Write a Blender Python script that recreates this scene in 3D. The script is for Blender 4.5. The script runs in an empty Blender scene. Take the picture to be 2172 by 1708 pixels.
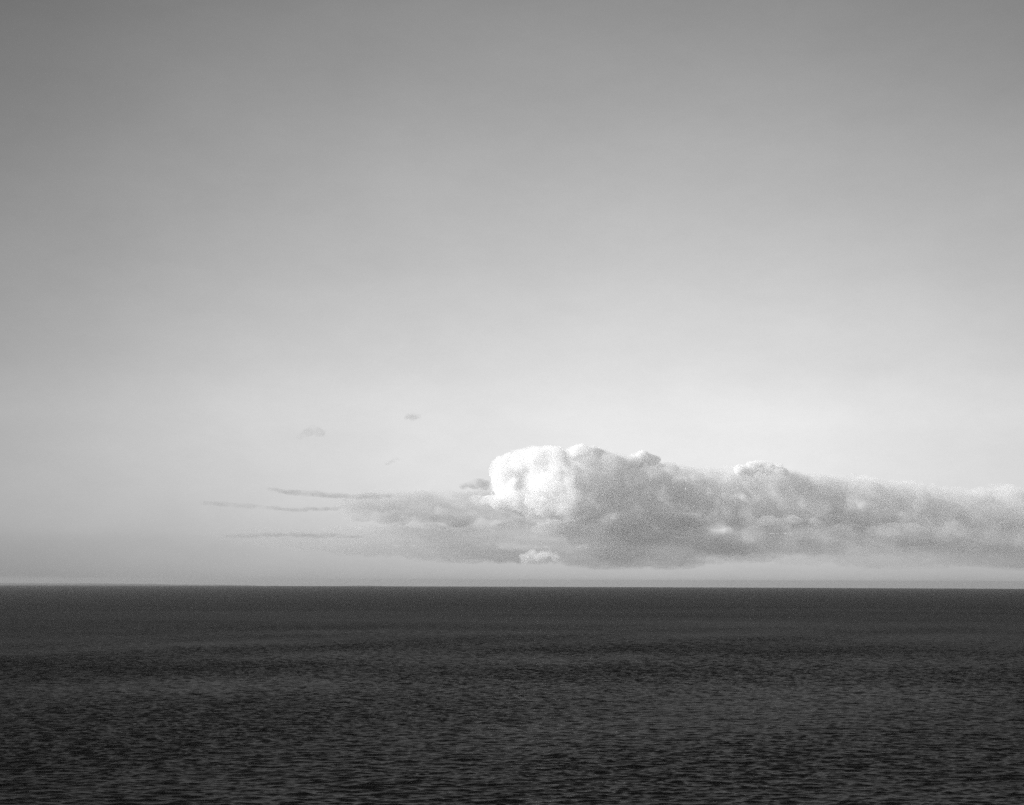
import bpy, bmesh, math, random
import numpy as np
from mathutils import Vector, Matrix, noise as mn

S = bpy.context.scene
COL = S.collection
R = math.radians
random.seed(7)

# ------------------------------------------------------------------ camera
EYE = 55.0                       # the photographer stands on a low cliff
HFOV = 40.0
W0, H0 = 2172.0, 1708.0          # picture coordinates used for placing far things
F0 = W0 / 2 / math.tan(R(HFOV / 2))
PITCH, ROLL = 7.22, 0.20
cam_d = bpy.data.cameras.new('camera')
cam = bpy.data.objects.new('camera', cam_d); COL.objects.link(cam)
cam_d.sensor_fit = 'HORIZONTAL'
cam_d.angle = R(HFOV)
cam_d.clip_start = 0.5; cam_d.clip_end = 400000
CM = Matrix.Rotation(R(90 + PITCH), 3, 'X') @ Matrix.Rotation(R(ROLL), 3, 'Z')
cam.matrix_world = Matrix.Translation((0, 0, EYE)) @ CM.to_4x4()
S.camera = cam

def at(px, py, Y):
    """the point Y metres ahead that is seen at (px, py)"""
    d = CM @ Vector((px - W0 / 2, H0 / 2 - py, -F0))
    return Vector((0, 0, EYE)) + d * (Y / d.y)

# ------------------------------------------------------------------ sun, sky, exposure
SUN_AZ, SUN_EL = -93.0, 26.0     # azimuth from the viewing direction (+ = right)
sun_d = bpy.data.lights.new('sun', 'SUN'); sun_d.energy = 3.5; sun_d.angle = R(0.5)
sun_d.color = (1.0, 1.0, 1.0)    # black and white photograph: neutral light
sun = bpy.data.objects.new('sun', sun_d); COL.objects.link(sun)
sv = Vector((math.sin(R(SUN_AZ)) * math.cos(R(SUN_EL)), math.cos(R(SUN_AZ)) * math.cos(R(SUN_EL)), math.sin(R(SUN_EL))))
sun.rotation_euler = sv.to_track_quat('Z', 'Y').to_euler()

S.view_settings.view_transform = 'Standard'; S.view_settings.look = 'None'
S.view_settings.exposure = 0.0; S.view_settings.gamma = 1.0
S.render.dither_intensity = 2.0
S.cycles.use_denoising = False     # the photograph is grainy film
S.cycles.max_bounces = 20; S.cycles.volume_bounces = 12
S.cycles.volume_step_rate = 0.03; S.cycles.volume_max_steps = 512
S.cycles.sample_clamp_indirect = 2.0

class NT:
    """small helper for building node trees"""
    def __init__(s, tree): s.t = tree; tree.nodes.clear()
    def n(s, typ, **kw):
        o = s.t.nodes.new(typ)
        for k, v in kw.items(): setattr(o, k, v)
        return o
    def l(s, a, b): s.t.links.new(a, b)
    def math(s, op, a, b=None, c=None, clamp=False):
        o = s.n('ShaderNodeMath', operation=op); o.use_clamp = clamp
        for i, v in enumerate((a, b, c)):
            if v is None: continue
            if isinstance(v, (int, float)): o.inputs[i].default_value = v
            else: s.l(v, o.inputs[i])
        return o.outputs[0]
    def curve(s, x, pts, x0, x1):
        """piecewise smooth 1-D curve y(x) through pts (y 0..4)"""
        m = s.n('ShaderNodeMapRange'); m.inputs[1].default_value = x0; m.inputs[2].default_value = x1
        s.l(x, m.inputs[0])
        c = s.n('ShaderNodeFloatCurve'); s.l(m.outputs[0], c.inputs[1])
        cc = c.mapping.curves[0]
        c.mapping.use_clip = False
        P = [((a - x0) / (x1 - x0), b) for a, b in pts]
        cc.points[0].location = P[0]; cc.points[1].location = P[-1]
        for p in P[1:-1]: cc.points.new(*p)
        c.mapping.update()
        return c.outputs[0]
    def noise(s, vec, scale, detail=2, rough=0.5, dim='3D', lac=2.0):
        o = s.n('ShaderNodeTexNoise'); o.noise_dimensions = dim
        o.inputs['Scale'].default_value = scale; o.inputs['Detail'].default_value = detail
        o.inputs['Roughness'].default_value = rough; o.inputs['Lacunarity'].default_value = lac
        s.l(vec, o.inputs['Vector']); return o
    def mapping(s, vec, scale=(1, 1, 1), rot=(0, 0, 0), loc=(0, 0, 0)):
        o = s.n('ShaderNodeMapping'); s.l(vec, o.inputs[0])
        o.inputs['Location'].default_value = loc; o.inputs['Rotation'].default_value = rot
        o.inputs['Scale'].default_value = scale; return o.outputs[0]

w = bpy.data.worlds.new('World'); S.world = w; w.use_nodes = True
t = NT(w.node_tree)
tc = t.n('ShaderNodeTexCoord').outputs['Generated']
sep = t.n('ShaderNodeSeparateXYZ'); t.l(tc, sep.inputs[0])
el = t.math('MULTIPLY', t.math('ARCSINE', sep.outputs[2]), 180 / math.pi)
az = t.math('MULTIPLY', t.math('ARCTAN2', sep.outputs[0], sep.outputs[1]), 180 / math.pi)
sky = t.n('ShaderNodeTexSky', sky_type='NISHITA'); sky.sun_disc = False
sky.sun_elevation = R(SUN_EL); sky.sun_rotation = R(SUN_AZ)
sky.air_density = 1.0; sky.dust_density = 0.6; sky.ozone_density = 1.0
srgb = t.n('ShaderNodeSeparateColor'); t.l(sky.outputs[0], srgb.inputs[0])
NISH = srgb.outputs[0]           # seen through a red filter: the blue overhead goes dark
# SKYFIT: glow and vignette painted into the sky by elevation and by azimuth
EL_PTS = [(-2, .70), (0, 1.17), (1, 1.20), (2, 1.42), (3.7, 1.84), (5.6, 2.26), (7.3, 2.56), (8.5, 2.61), (11.2, 2.72),
          (15.3, 2.70), (19, 2.48), (22.8, 2.18), (30, 1.1), (45, .5)]
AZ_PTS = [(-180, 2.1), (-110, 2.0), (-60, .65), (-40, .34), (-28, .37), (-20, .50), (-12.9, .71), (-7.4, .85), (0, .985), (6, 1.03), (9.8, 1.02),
          (13.5, .955), (20, .82), (28, .70), (40, .75), (70, 1.2), (110, 2.0), (180, 2.1)]  # added brightness behind the camera, put in to light the cloud fronts
f_el = t.math('MULTIPLY', t.curve(el, [(a, b * .3) for a, b in EL_PTS], -2, 45), .97 / .3)
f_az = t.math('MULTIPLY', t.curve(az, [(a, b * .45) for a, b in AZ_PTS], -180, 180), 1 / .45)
low_ = t.n('ShaderNodeMapRange', interpolation_type='SMOOTHSTEP'); t.l(el, low_.inputs[0])   # weakens the painted side falloff near the horizon
for i, v in ((1, 0.0), (2, 5.0), (3, .80), (4, 1.0)): low_.inputs[i].default_value = v
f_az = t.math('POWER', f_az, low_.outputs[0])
under = t.n('ShaderNodeMapRange'); t.l(el, under.inputs[0])      # below the horizon the world is dark like the sea
for i, v in ((1, -3.0), (2, -0.6), (3, 0.05), (4, 1.0)): under.inputs[i].default_value = v
# faint uneven veil in the high air, with fine grain painted in
veil = t.noise(t.mapping(tc, scale=(1, 1, 2.2)), 5, 9, .74)
veil = t.math('MULTIPLY_ADD', veil.outputs[0], .26, .87)
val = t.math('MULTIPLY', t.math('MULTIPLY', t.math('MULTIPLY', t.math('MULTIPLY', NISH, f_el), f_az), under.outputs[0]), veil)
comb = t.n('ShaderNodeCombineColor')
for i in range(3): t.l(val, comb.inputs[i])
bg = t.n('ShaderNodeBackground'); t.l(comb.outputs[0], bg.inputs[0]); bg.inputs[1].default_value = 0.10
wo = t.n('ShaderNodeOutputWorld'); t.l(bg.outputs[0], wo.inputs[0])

# ------------------------------------------------------------------ materials
def new_mat(name):
    m = bpy.data.materials.new(name); m.use_nodes = True
    return m, NT(m.node_tree)

REARTH = 6371000.0

# ------------------------------------------------------------------ the sea
def sea_material():
    m, t = new_mat('sea_water')
    pos = t.n('ShaderNodeNewGeometry').outputs['Position']
    nrm = t.n('ShaderNodeNewGeometry').outputs['Normal']
    ln = t.n('ShaderNodeVectorMath', operation='LENGTH'); t.l(pos, ln.inputs[0])
    dist = ln.outputs['Value']
    # gust patches, hundreds of metres long
    gust = t.noise(t.mapping(pos, scale=(.0011, .0030, 0), rot=(0, 0, .12)), 1, 3, .55).outputs[0]
    gust = t.n('ShaderNodeMapRange').outputs[0] if False else gust
    g = t.math('MULTIPLY_ADD', t.math('SUBTRACT', gust, .5), 2.6, 1.0, clamp=False)
    # small ripples: slopes from three scales of crests, too fine for the mesh
    acc = None
    for k, (lam, asp, amp) in enumerate(((1.1, 2.2, .16), (3.2, 3.0, .18), (9.0, 3.2, .14))):
        nz = t.noise(t.mapping(pos, scale=(1 / (lam * asp), 1 / lam, 0), rot=(0, 0, R(-6 + 5 * k)), loc=(7 * k, 3 * k, 0)), 1, 2, .6)
        v = t.n('ShaderNodeVectorMath', operation='SUBTRACT'); t.l(nz.outputs['Color'], v.inputs[0]); v.inputs[1].default_value = (.5, .5, .5)
        w_ = t.n('ShaderNodeVectorMath', operation='MULTIPLY'); t.l(v.outputs[0], w_.inputs[0]); w_.inputs[1].default_value = (amp * .6, amp * 1.5, 0)
        if acc is None: acc = w_.outputs[0]
        else:
            a_ = t.n('ShaderNodeVectorMath', operation='ADD'); t.l(acc, a_.inputs[0]); t.l(w_.outputs[0], a_.inputs[1]); acc = a_.outputs[0]
    sc_ = t.n('ShaderNodeVectorMath', operation='SCALE'); t.l(acc, sc_.inputs[0]); t.l(g, sc_.inputs[3])
    ad = t.n('ShaderNodeVectorMath', operation='ADD'); t.l(nrm, ad.inputs[0]); t.l(sc_.outputs[0], ad.inputs[1])
    no = t.n('ShaderNodeVectorMath', operation='NORMALIZE'); t.l(ad.outputs[0], no.inputs[0])
    # waves that grow too small for the mesh with distance become surface roughness
    rr = t.n('ShaderNodeMapRange'); t.l(dist, rr.inputs[0])
    for i, v in ((1, 800.0), (2, 3200.0), (3, .28), (4, .66)): rr.inputs[i].default_value = v
    rough = t.math('MULTIPLY', rr.outputs[0], t.math('MULTIPLY_ADD', g, .22, .78))
    b = t.n('ShaderNodeBsdfPrincipled')
    b.inputs['Base Color'].default_value = (.003, .003, .003, 1)
    b.inputs['IOR'].default_value = 1.333; b.inputs['Specular IOR Level'].default_value = .30
    t.l(rough, b.inputs['Roughness']); t.l(no.outputs[0], b.inputs['Normal'])
    # even dark share mixed in to cut the sky reflection, like a polariser
    df = t.n('ShaderNodeBsdfDiffuse'); df.inputs[0].default_value = (.003, .003, .003, 1)
    mx = t.n('ShaderNodeMixShader'); mx.inputs[0].default_value = .55
    t.l(b.outputs[0], mx.inputs[1]); t.l(df.outputs[0], mx.inputs[2])
    o = t.n('ShaderNodeOutputMaterial'); t.l(mx.outputs[0], o.inputs[0])
    return m

WAVE_SLOPE = .032
def build_sea():
    hzn = math.degrees(math.sqrt(2 * EYE / REARTH))
    def rng_of(d):                      # distance at which the curved sea is seen d degrees down
        tn = math.tan(R(d)); disc = tn * tn - 2 * EYE / REARTH
        return (tn - math.sqrt(max(disc, 0))) * REARTH
    r = [2, 20, 60, 110, 160] + list(np.arange(200, 340, 4.0))
    d = 340.0
    while d < 2600:
        r.append(d); d += .48 + .80 * min(1, max(0, (d - 600) / 1500)) ** 1.0
    d0 = math.degrees(math.atan(EYE / 2600.0))
    r += [rng_of(q) for q in np.arange(d0, hzn + .01, -.008) if rng_of(q) > 2602]
    r += list(np.linspace(r[-1] + 500, 34000, 16))
    r = np.array(r)
    NC = 1180
    azd = np.linspace(-23, 23, NC)
    azc = np.linspace(23, 337, 80)[1:-1]
    a = np.radians(np.concatenate([azd, azc])); na, nr = len(a), len(r)
    RR, AA = np.meshgrid(r, a, indexing='ij')
    X = (RR * np.sin(AA)).astype(np.float64); Y = (RR * np.cos(AA)).astype(np.float64)
    dr = np.gradient(r)
    rng = np.random.default_rng(11)
    Z = np.zeros_like(X); DX = np.zeros_like(X); DY = np.zeros_like(X)
    # wind patches change the height of the chop
    patch = np.zeros_like(X)
    for _ in range(14):
        k = 2 * np.pi / rng.uniform(150, 900); th = rng.uniform(-1.2, 1.2)
        patch += np.sin(k * (X * np.sin(th) + Y * np.cos(th)) + rng.uniform(0, 6.28))
    patch = 1 + .09 * patch
    NW = 150
    u_ = np.clip((2600 - r) / 1500, 0, 1); fade_far = u_ * u_ * (3 - 2 * u_) + 1e-9
    sel = slice(0, NC)
    X32, Y32, P32 = X[:, sel].astype(np.float32), Y[:, sel].astype(np.float32), patch[:, sel].astype(np.float32)
    Zs, XS, YS = np.zeros_like(X32), np.zeros_like(X32), np.zeros_like(X32)
    for L in np.exp(rng.uniform(np.log(.95), np.log(11), NW)):
        k = 2 * np.pi / L
        th = R(-6) + rng.normal(0, R(19 if L < 4 else 24))
        slope = WAVE_SLOPE * (1.0 if L < 3 else (3 / L) ** .55)
        att = np.exp(-(1.2 * dr / L) ** 2) * fade_far
        n_ = int(np.where(att > .02)[0].max()) + 1
        ph = X32[:n_] * np.float32(k * np.sin(th)) + Y32[:n_] * np.float32(k * np.cos(th)) + np.float32(rng.uniform(0, 6.28))
        w = ((slope / k) * att[:n_]).astype(np.float32)[:, None] * P32[:n_]
        Zs[:n_] += w * np.cos(ph)
        w *= np.sin(ph)
        XS[:n_] -= w * np.float32(np.sin(th)); YS[:n_] -= w * np.float32(np.cos(th))
    Z[:, sel] = Zs; DX[:, sel] = XS; DY[:, sel] = YS
    edge = np.ones(na); edge[:40] = np.linspace(0, 1, 40); edge[NC - 40:NC] = np.linspace(1, 0, 40); edge[NC:] = 0
    Z *= edge; X += DX * edge; Y += DY * edge
    Z -= RR ** 2 / (2 * REARTH)
    co = np.stack([X, Y, Z], -1).reshape(-1, 3).astype(np.float32)
    co = np.vstack([co, [[0, 0, 0]]]).astype(np.float32)
    I = (np.arange(nr - 1)[:, None] * na + np.arange(na)[None, :])
    J = (np.arange(nr - 1)[:, None] * na + (np.arange(na)[None, :] + 1) % na)
    q = np.stack([I, I + na, J + na, J], -1).reshape(-1, 4)
    c = len(co) - 1
    tri = np.stack([np.full(na, c), np.arange(na), (np.arange(na) + 1) % na], -1)
    me = bpy.data.meshes.new('water')
    nl = q.size + tri.size
    me.vertices.add(len(co)); me.vertices.foreach_set('co', co.ravel())
    me.loops.add(nl); me.loops.foreach_set('vertex_index', np.concatenate([q.ravel(), tri.ravel()]).astype(np.int32))
    me.polygons.add(len(q) + len(tri))
    ls = np.concatenate([np.arange(len(q)) * 4, len(q) * 4 + np.arange(len(tri)) * 3]).astype(np.int32)
    me.polygons.foreach_set('loop_start', ls)
    me.update(calc_edges=True); me.validate()
    me.shade_smooth()
    if me.polygons[0].normal.z < 0: me.flip_normals()
    o = bpy.data.objects.new('water', me); COL.objects.link(o)
    me.materials.append(sea_material()); o['kind'] = 'structure'
build_sea()

# ------------------------------------------------------------------ far low coast
def land_material():
    m, t = new_mat('wooded_land')
    pos = t.n('ShaderNodeNewGeometry').outputs['Position']
    nz = t.noise(pos, .02, 3, .6).outputs[0]
    v = t.math('MULTIPLY_ADD', nz, .06, .02)
    c = t.n('ShaderNodeCombineColor')
    for i in range(3): t.l(v, c.inputs[i])
    b = t.n('ShaderNodeBsdfPrincipled'); b.inputs['Roughness'].default_value = .95
    t.l(c.outputs[0], b.inputs[0]); o = t.n('ShaderNodeOutputMaterial'); t.l(b.outputs[0], o.inputs[0]); return m
LAND = land_material()

def coast(pts, Y0, depth, seed):
    """pts: (px, py of the skyline). A low strip of land rising from the sea at Y0."""
    xs = np.array([p[0] for p in pts]); ys = np.array([p[1] for p in pts])
    n = 420; px = np.linspace(xs[0], xs[-1], n); py = np.interp(px, xs, ys)
    vs, fs = [], []
    M = 7
    for i in range(n):
        top = at(px[i], py[i] - .8, Y0 + depth * .5)
        rgh = 3.2 * mn.fractal(Vector((px[i] * .09, seed, 0)), .6, 2.0, 5)
        zt = top.z + rgh
        for j in range(M):
            u = j / (M - 1)
            y = Y0 + depth * u
            x = top.x * y / (Y0 + depth * .5)
            sea = -(x * x + y * y) / (2 * REARTH) - 4
            h = math.sin(math.pi * min(1, u * 1.0)) ** .45
            z = sea + max(0, (zt - sea)) * h + (2.0 * mn.noise(Vector((x * .01, y * .01, seed))) if 0 < j < M - 1 and j != M // 2 else 0)
            vs.append((x, y, z))
    for i in range(n - 1):
        for j in range(M - 1):
            a = i * M + j; fs.append((a, a + M, a + M + 1, a + 1))
    me = bpy.data.meshes.new('terrain'); me.from_pydata(vs, [], fs); me.update()
    o = bpy.data.objects.new('terrain', me); COL.objects.link(o); me.materials.append(LAND); o['kind'] = 'structure'
coast([(-500, 1235), (-200, 1236.5), (0, 1237.6), (100, 1238.3), (200, 1238.6), (330, 1239.8), (360, 1240.8), (420, 1241.2), (480, 1241.6), (530, 1242.6), (560, 1244.5)], 28500, 2500, 1.3)
coast([(690, 1246.0), (730, 1243.8), (775, 1243.2), (810, 1244.0), (850, 1245.2), (880, 1247)], 29500, 1500, 5.1)

# ------------------------------------------------------------------ clouds
def ico(sub):
    bm = bmesh.new(); bmesh.ops.create_icosphere(bm, subdivisions=sub, radius=1)
    v = np.array([x.co[:] for x in bm.verts]); f = np.array([[a.index for a in p.verts] for p in bm.faces]); bm.free()
    return v, f
IV, IF = ico(2)

def cloud_material(name, dens, nscale, lo, hi, aniso=.1, stretch=1.0, fade=None, alb=1.0, along=None):
    """water droplets, white unless a lower alb puts shade into the colour; the density is broken up by billowing noise"""
    m, t = new_mat(name)
    pos = t.n('ShaderNodeNewGeometry').outputs['Position']
    vec = t.mapping(pos, scale=(1 / stretch, 1, 1))
    nz = t.noise(vec, nscale, 5, .58).outputs[0]
    mr = t.n('ShaderNodeMapRange', interpolation_type='SMOOTHSTEP'); t.l(nz, mr.inputs[0])
    for i, v in ((1, lo), (2, hi), (3, 0.0), (4, dens)): mr.inputs[i].default_value = v
    d = mr.outputs[0]
    if fade:                                             # thins out towards the cloud base: ((z, factor), ...)
        sp = t.n('ShaderNodeSeparateXYZ'); t.l(pos, sp.inputs[0])
        d = t.math('MULTIPLY', d, t.curve(sp.outputs[2], fade, fade[0][0], fade[-1][0]))
    if along:                                            # thicker or thinner along the bank: ((x, factor), ...)
        sx = t.n('ShaderNodeSeparateXYZ'); t.l(pos, sx.inputs[0])
        d = t.math('MULTIPLY', d, t.curve(sx.outputs[0], along, along[0][0], along[-1][0]))
    v = t.n('ShaderNodeVolumePrincipled')
    v.inputs['Color'].default_value = (alb, alb, alb, 1)
    v.inputs['Anisotropy'].default_value = aniso
    t.l(d, v.inputs['Density'])
    o = t.n('ShaderNodeOutputMaterial'); t.l(v.outputs[0], o.inputs['Volume'])
    return m

def cloud(puffs, mat, label, voxel=45, rough=(120, 60), amp=(45, 18), group=None):
    """puffs: (centre, rx, ry, rz). Joined, remeshed into one skin and roughened."""
    V, Fc = [], []
    for k, (c, rx, ry, rz) in enumerate(puffs):
        V.append(IV * np.array([rx, ry, rz]) + np.array(c[:])); Fc.append(IF + k * len(IV))
    me = bpy.data.meshes.new('cloud'); me.from_pydata(np.vstack(V).tolist(), [], np.vstack(Fc).tolist()); me.update()
    o = bpy.data.objects.new('cloud', me); COL.objects.link(o)
    md = o.modifiers.new('skin', 'REMESH'); md.mode = 'VOXEL'; md.voxel_size = voxel; md.use_smooth_shade = True
    bpy.context.view_layer.update()
    dg = bpy.context.evaluated_depsgraph_get()
    m2 = bpy.data.meshes.new_from_object(o.evaluated_get(dg)); o.modifiers.clear(); o.data = m2
    n = len(m2.vertices)
    co = np.empty(n * 3, np.float32); m2.vertices.foreach_get('co', co); co = co.reshape(-1, 3)
    no = np.empty(n * 3, np.float32); m2.vertices.foreach_get('normal', no); no = no.reshape(-1, 3)
    out = np.empty(n)
    for i in range(n):
        p = Vector(co[i])
        b = 1 - 2 * abs(mn.noise(p / (rough[0] * 2.2)))
        out[i] = amp[0] * (b * 1.3 - .6) + amp[1] * (1 - 2.4 * abs(mn.noise(p / rough[1])))
    out = np.maximum(out, -.45 * voxel)      # never fold a small puff through itself
    co = co + no * out[:, None]
    m2.vertices.foreach_set('co', co.astype(np.float32).ravel()); m2.update()
    m2.name = 'cloud'; m2.materials.clear(); m2.materials.append(mat)
    o['label'] = label; o['category'] = 'cloud'
    if group: o['group'] = group
    return o

rg = random.Random(5)
MPP = lambda Y: Y / F0       # metres per picture pixel at distance Y

def bank(top, bot, x0, x1, n, Y, depth, rmin, rmax, flat=.8, wide=1.0, fill=1.0, lean=0):
    """puffs filling the band between the skylines top(px) and bot(px)"""
    P = []
    for i in range(n):
        px = rg.uniform(x0, x1); a, b = top(px), bot(px)
        r = rg.uniform(rmin, rmax); r = min(r, (b - a) * .5 / flat)
        if i % 3 == 0 and fill: py = a + r * flat * rg.uniform(.85, 1.25)          # crown of the bank
        else: py = rg.uniform(a + r * flat, max(a + r * flat, b - r * flat))
        y = Y + rg.uniform(-.5, .5) * depth + lean * (px - x0) / (x1 - x0)
        q = MPP(Y)
        c = at(px, py, y)
        P.append((c, r * q * wide, r * q * rg.uniform(.9, 1.3) * max(1, wide * .7), r * q * flat))
    return P
def prof(pts):
    xs = [p[0] for p in pts]; ys = [p[1] for p in pts]
    return lambda x: float(np.interp(x, xs, ys))

GC = 'clouds over the sea'
# the big cumulus bank
top = prof([(1035, 1030), (1045, 1000), (1062, 972), (1090, 952), (1140, 946), (1175, 941), (1240, 940), (1290, 950), (1340, 956), (1400, 972),
            (1500, 984), (1580, 978), (1650, 985), (1700, 997), (1850, 1006), (1950, 1018), (2020, 1030), (2120, 1024), (2300, 1026), (2700, 1034)])
bot = prof([(1035, 1050), (1060, 1075), (1150, 1110), (1250, 1150), (1500, 1165), (2700, 1170)])
MID = 21900
low = lambda x: top(x) + 9 + 9 * mn.noise(Vector((x / 55, 3.1, 0))) + 5 * mn.noise(Vector((x / 21, 7.7, 0)))
P = bank(low, prof([(1180, 1100), (1300, 1165), (2700, 1165)]), 1200, 2700, 380, MID, 1000, 24, 44)
P += bank(low, prof([(1180, 1060), (1250, 1080), (2700, 1110)]), 1195, 2600, 560, MID - 450, 500, 6, 17, flat=.75)
P += bank(prof([(1180, 1080), (2700, 1110)]), prof([(1180, 1150), (1300, 1190), (1600, 1196), (1800, 1186), (2000, 1176), (2700, 1184)]), 1215, 2700, 170, MID, 1100, 14, 32, flat=.5, wide=3.2, fill=0)
# sunlit head, standing nearer than the rest of the bank; it leans out to the right at its foot
head_top = prof([(1040, 1015), (1050, 994), (1066, 974), (1090, 958), (1140, 952), (1175, 949), (1190, 960), (1215, 1030), (1240, 1085)])
head_bot = prof([(1040, 1058), (1060, 1080), (1120, 1100), (1240, 1112)])
P += bank(head_top, head_bot, 1068, 1182, 100, MID - 100, 500, 16, 34, lean=-1000)
P += bank(head_top, head_bot, 1052, 1225, 260, MID - 250, 300, 6, 15, lean=-1300)
P += bank(prof([(1000, 1050), (1240, 1070)]), prof([(1000, 1070), (1240, 1108)]), 1010, 1235, 90, MID - 200, 400, 7, 16, flat=.6, wide=1.8, lean=-1200)
z0 = at(1500, 1190, MID).z; z1 = at(1500, 1060, MID).z
hx = at(1190, 1000, MID - 400).x
cm = cloud_material('cumulus', .0130, .0026, .42, .52, alb=1.0, along=((hx - 3000, .7), (hx - 60, .75), (hx + 260, .5), (hx + 1500, .42), (hx + 5500, .36), (hx + 7500, .26), (hx + 13000, .24)), fade=((z0 - 300, .05), (z0, .06), (z0 + 400, .22), (z1, .8), (z1 + 1800, 1.0)))
cloud(P, cm, 'big heaped cumulus bank with bright sunlit left end, stretching to the right edge', voxel=34, group=GC)
# brilliant crests that stand up behind the bank
crest = cloud_material('crest', .020, .004, .25, .5)
for x0, x1, y0, lab in ((1205, 1275, 941, 'brilliant white crest on top of the bank beside its bright head'),
                        (1335, 1395, 957, 'narrow white crest on the downward slope of the bank, between the two larger crests'),
                        (1560, 1672, 977, 'long white crest far along the bank, the one nearest the right edge')):
    mid = (x0 + x1) / 2
    tp = prof([(x0, y0 + 13), (mid - 4, y0 - 1), (x1, y0 + 13)])
    cloud(bank(tp, lambda x: y0 + 34, x0 + 4, x1 - 4, 34, MID - 450, 260, 5, 12, flat=.75, wide=1.3), crest, lab, voxel=18, amp=(26, 14), rough=(60, 30), group=GC)

# flat deck under the bank, its shade put into the grey colour, frayed by stretched noise
topd = prof([(440, 1136), (560, 1122), (700, 1130), (800, 1112), (1000, 1118), (1250, 1105), (1500, 1095), (2172, 1100), (2700, 1100)])
botd = prof([(440, 1144), (560, 1160), (700, 1172), (1000, 1196), (1500, 1210), (1800, 1205), (2000, 1208), (2172, 1214), (2700, 1214)])
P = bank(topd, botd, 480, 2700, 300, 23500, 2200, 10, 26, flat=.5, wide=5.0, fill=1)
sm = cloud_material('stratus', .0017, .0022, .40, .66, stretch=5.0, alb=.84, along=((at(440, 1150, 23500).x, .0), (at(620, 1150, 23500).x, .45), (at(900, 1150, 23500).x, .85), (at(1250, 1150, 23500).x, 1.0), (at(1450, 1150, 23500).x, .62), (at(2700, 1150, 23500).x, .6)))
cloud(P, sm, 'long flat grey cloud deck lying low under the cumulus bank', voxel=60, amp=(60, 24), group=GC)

# ragged middle cloud left of the cumulus
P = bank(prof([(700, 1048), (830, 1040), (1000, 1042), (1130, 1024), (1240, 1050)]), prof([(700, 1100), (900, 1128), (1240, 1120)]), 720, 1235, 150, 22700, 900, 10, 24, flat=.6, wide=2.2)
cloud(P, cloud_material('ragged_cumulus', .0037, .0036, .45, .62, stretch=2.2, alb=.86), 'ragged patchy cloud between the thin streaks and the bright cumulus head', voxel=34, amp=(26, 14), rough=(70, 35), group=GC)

def streak(pts, h, Y, dens, label, wide=3.4, n=34, ns=.004, voxel=14, alb=.6):  # default alb puts shade into the streak colour
    line = prof(pts); P = []
    x0, x1 = pts[0][0], pts[-1][0]; q = MPP(Y)
    for i in range(n):
        u = (i + .5) / n; px = x0 + (x1 - x0) * u
        r = h * (.45 + .55 * math.sin(math.pi * u) ** .6) * rg.uniform(.35, 1.3)
        py = line(px) + rg.uniform(-.8, .8) * h
        r = max(r, voxel * 1.4 / q)
        P.append((at(px, py, Y + rg.uniform(-150, 150)), r * q * wide, r * q * 1.6, r * q))
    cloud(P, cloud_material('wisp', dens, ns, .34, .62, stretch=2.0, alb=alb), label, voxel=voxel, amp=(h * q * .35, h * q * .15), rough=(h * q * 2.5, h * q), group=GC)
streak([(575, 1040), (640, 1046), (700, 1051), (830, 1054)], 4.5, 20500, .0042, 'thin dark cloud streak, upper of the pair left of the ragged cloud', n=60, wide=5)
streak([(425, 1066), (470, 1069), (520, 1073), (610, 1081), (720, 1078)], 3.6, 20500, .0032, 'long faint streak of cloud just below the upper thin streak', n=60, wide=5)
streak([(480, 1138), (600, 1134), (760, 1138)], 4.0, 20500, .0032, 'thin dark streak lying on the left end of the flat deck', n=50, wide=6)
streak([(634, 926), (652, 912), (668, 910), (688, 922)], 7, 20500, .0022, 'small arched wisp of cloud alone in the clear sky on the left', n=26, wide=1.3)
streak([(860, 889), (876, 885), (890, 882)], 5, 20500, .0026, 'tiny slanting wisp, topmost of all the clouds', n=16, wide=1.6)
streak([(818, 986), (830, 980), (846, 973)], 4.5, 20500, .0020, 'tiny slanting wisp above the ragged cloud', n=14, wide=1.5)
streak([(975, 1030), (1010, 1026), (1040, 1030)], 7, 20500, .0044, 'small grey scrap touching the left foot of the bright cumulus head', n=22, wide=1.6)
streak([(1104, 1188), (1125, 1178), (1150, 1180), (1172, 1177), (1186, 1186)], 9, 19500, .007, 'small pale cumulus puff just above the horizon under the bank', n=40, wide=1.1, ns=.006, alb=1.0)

# ------------------------------------------------------------------ haze over the water
def build_haze():
    bm = bmesh.new()
    x, zb, zt = 34500, -96.0, 76.0
    vs = [bm.verts.new(p) for p in ((-x, -x, zb), (x, -x, zb), (x, x, zb), (-x, x, zb), (-x, -x, zt), (x, -x, zt), (x, x, zt), (-x, x, zt))]
    for f in ((3, 2, 1, 0), (4, 5, 6, 7), (0, 1, 5, 4), (1, 2, 6, 5), (2, 3, 7, 6), (3, 0, 4, 7)): bm.faces.new([vs[i] for i in f])
    me = bpy.data.meshes.new('haze'); bm.to_mesh(me); bm.free()
    o = bpy.data.objects.new('haze', me); COL.objects.link(o); o['kind'] = 'stuff'
    m, t = new_mat('haze'); v = t.n('ShaderNodeVolumePrincipled')
    v.inputs['Color'].default_value = (.61, .61, .61, 1); v.inputs['Density'].default_value = 2.6e-5
    v.inputs['Anisotropy'].default_value = .3
    q = t.n('ShaderNodeOutputMaterial'); t.l(v.outputs[0], q.inputs['Volume']); me.materials.append(m)
build_haze()
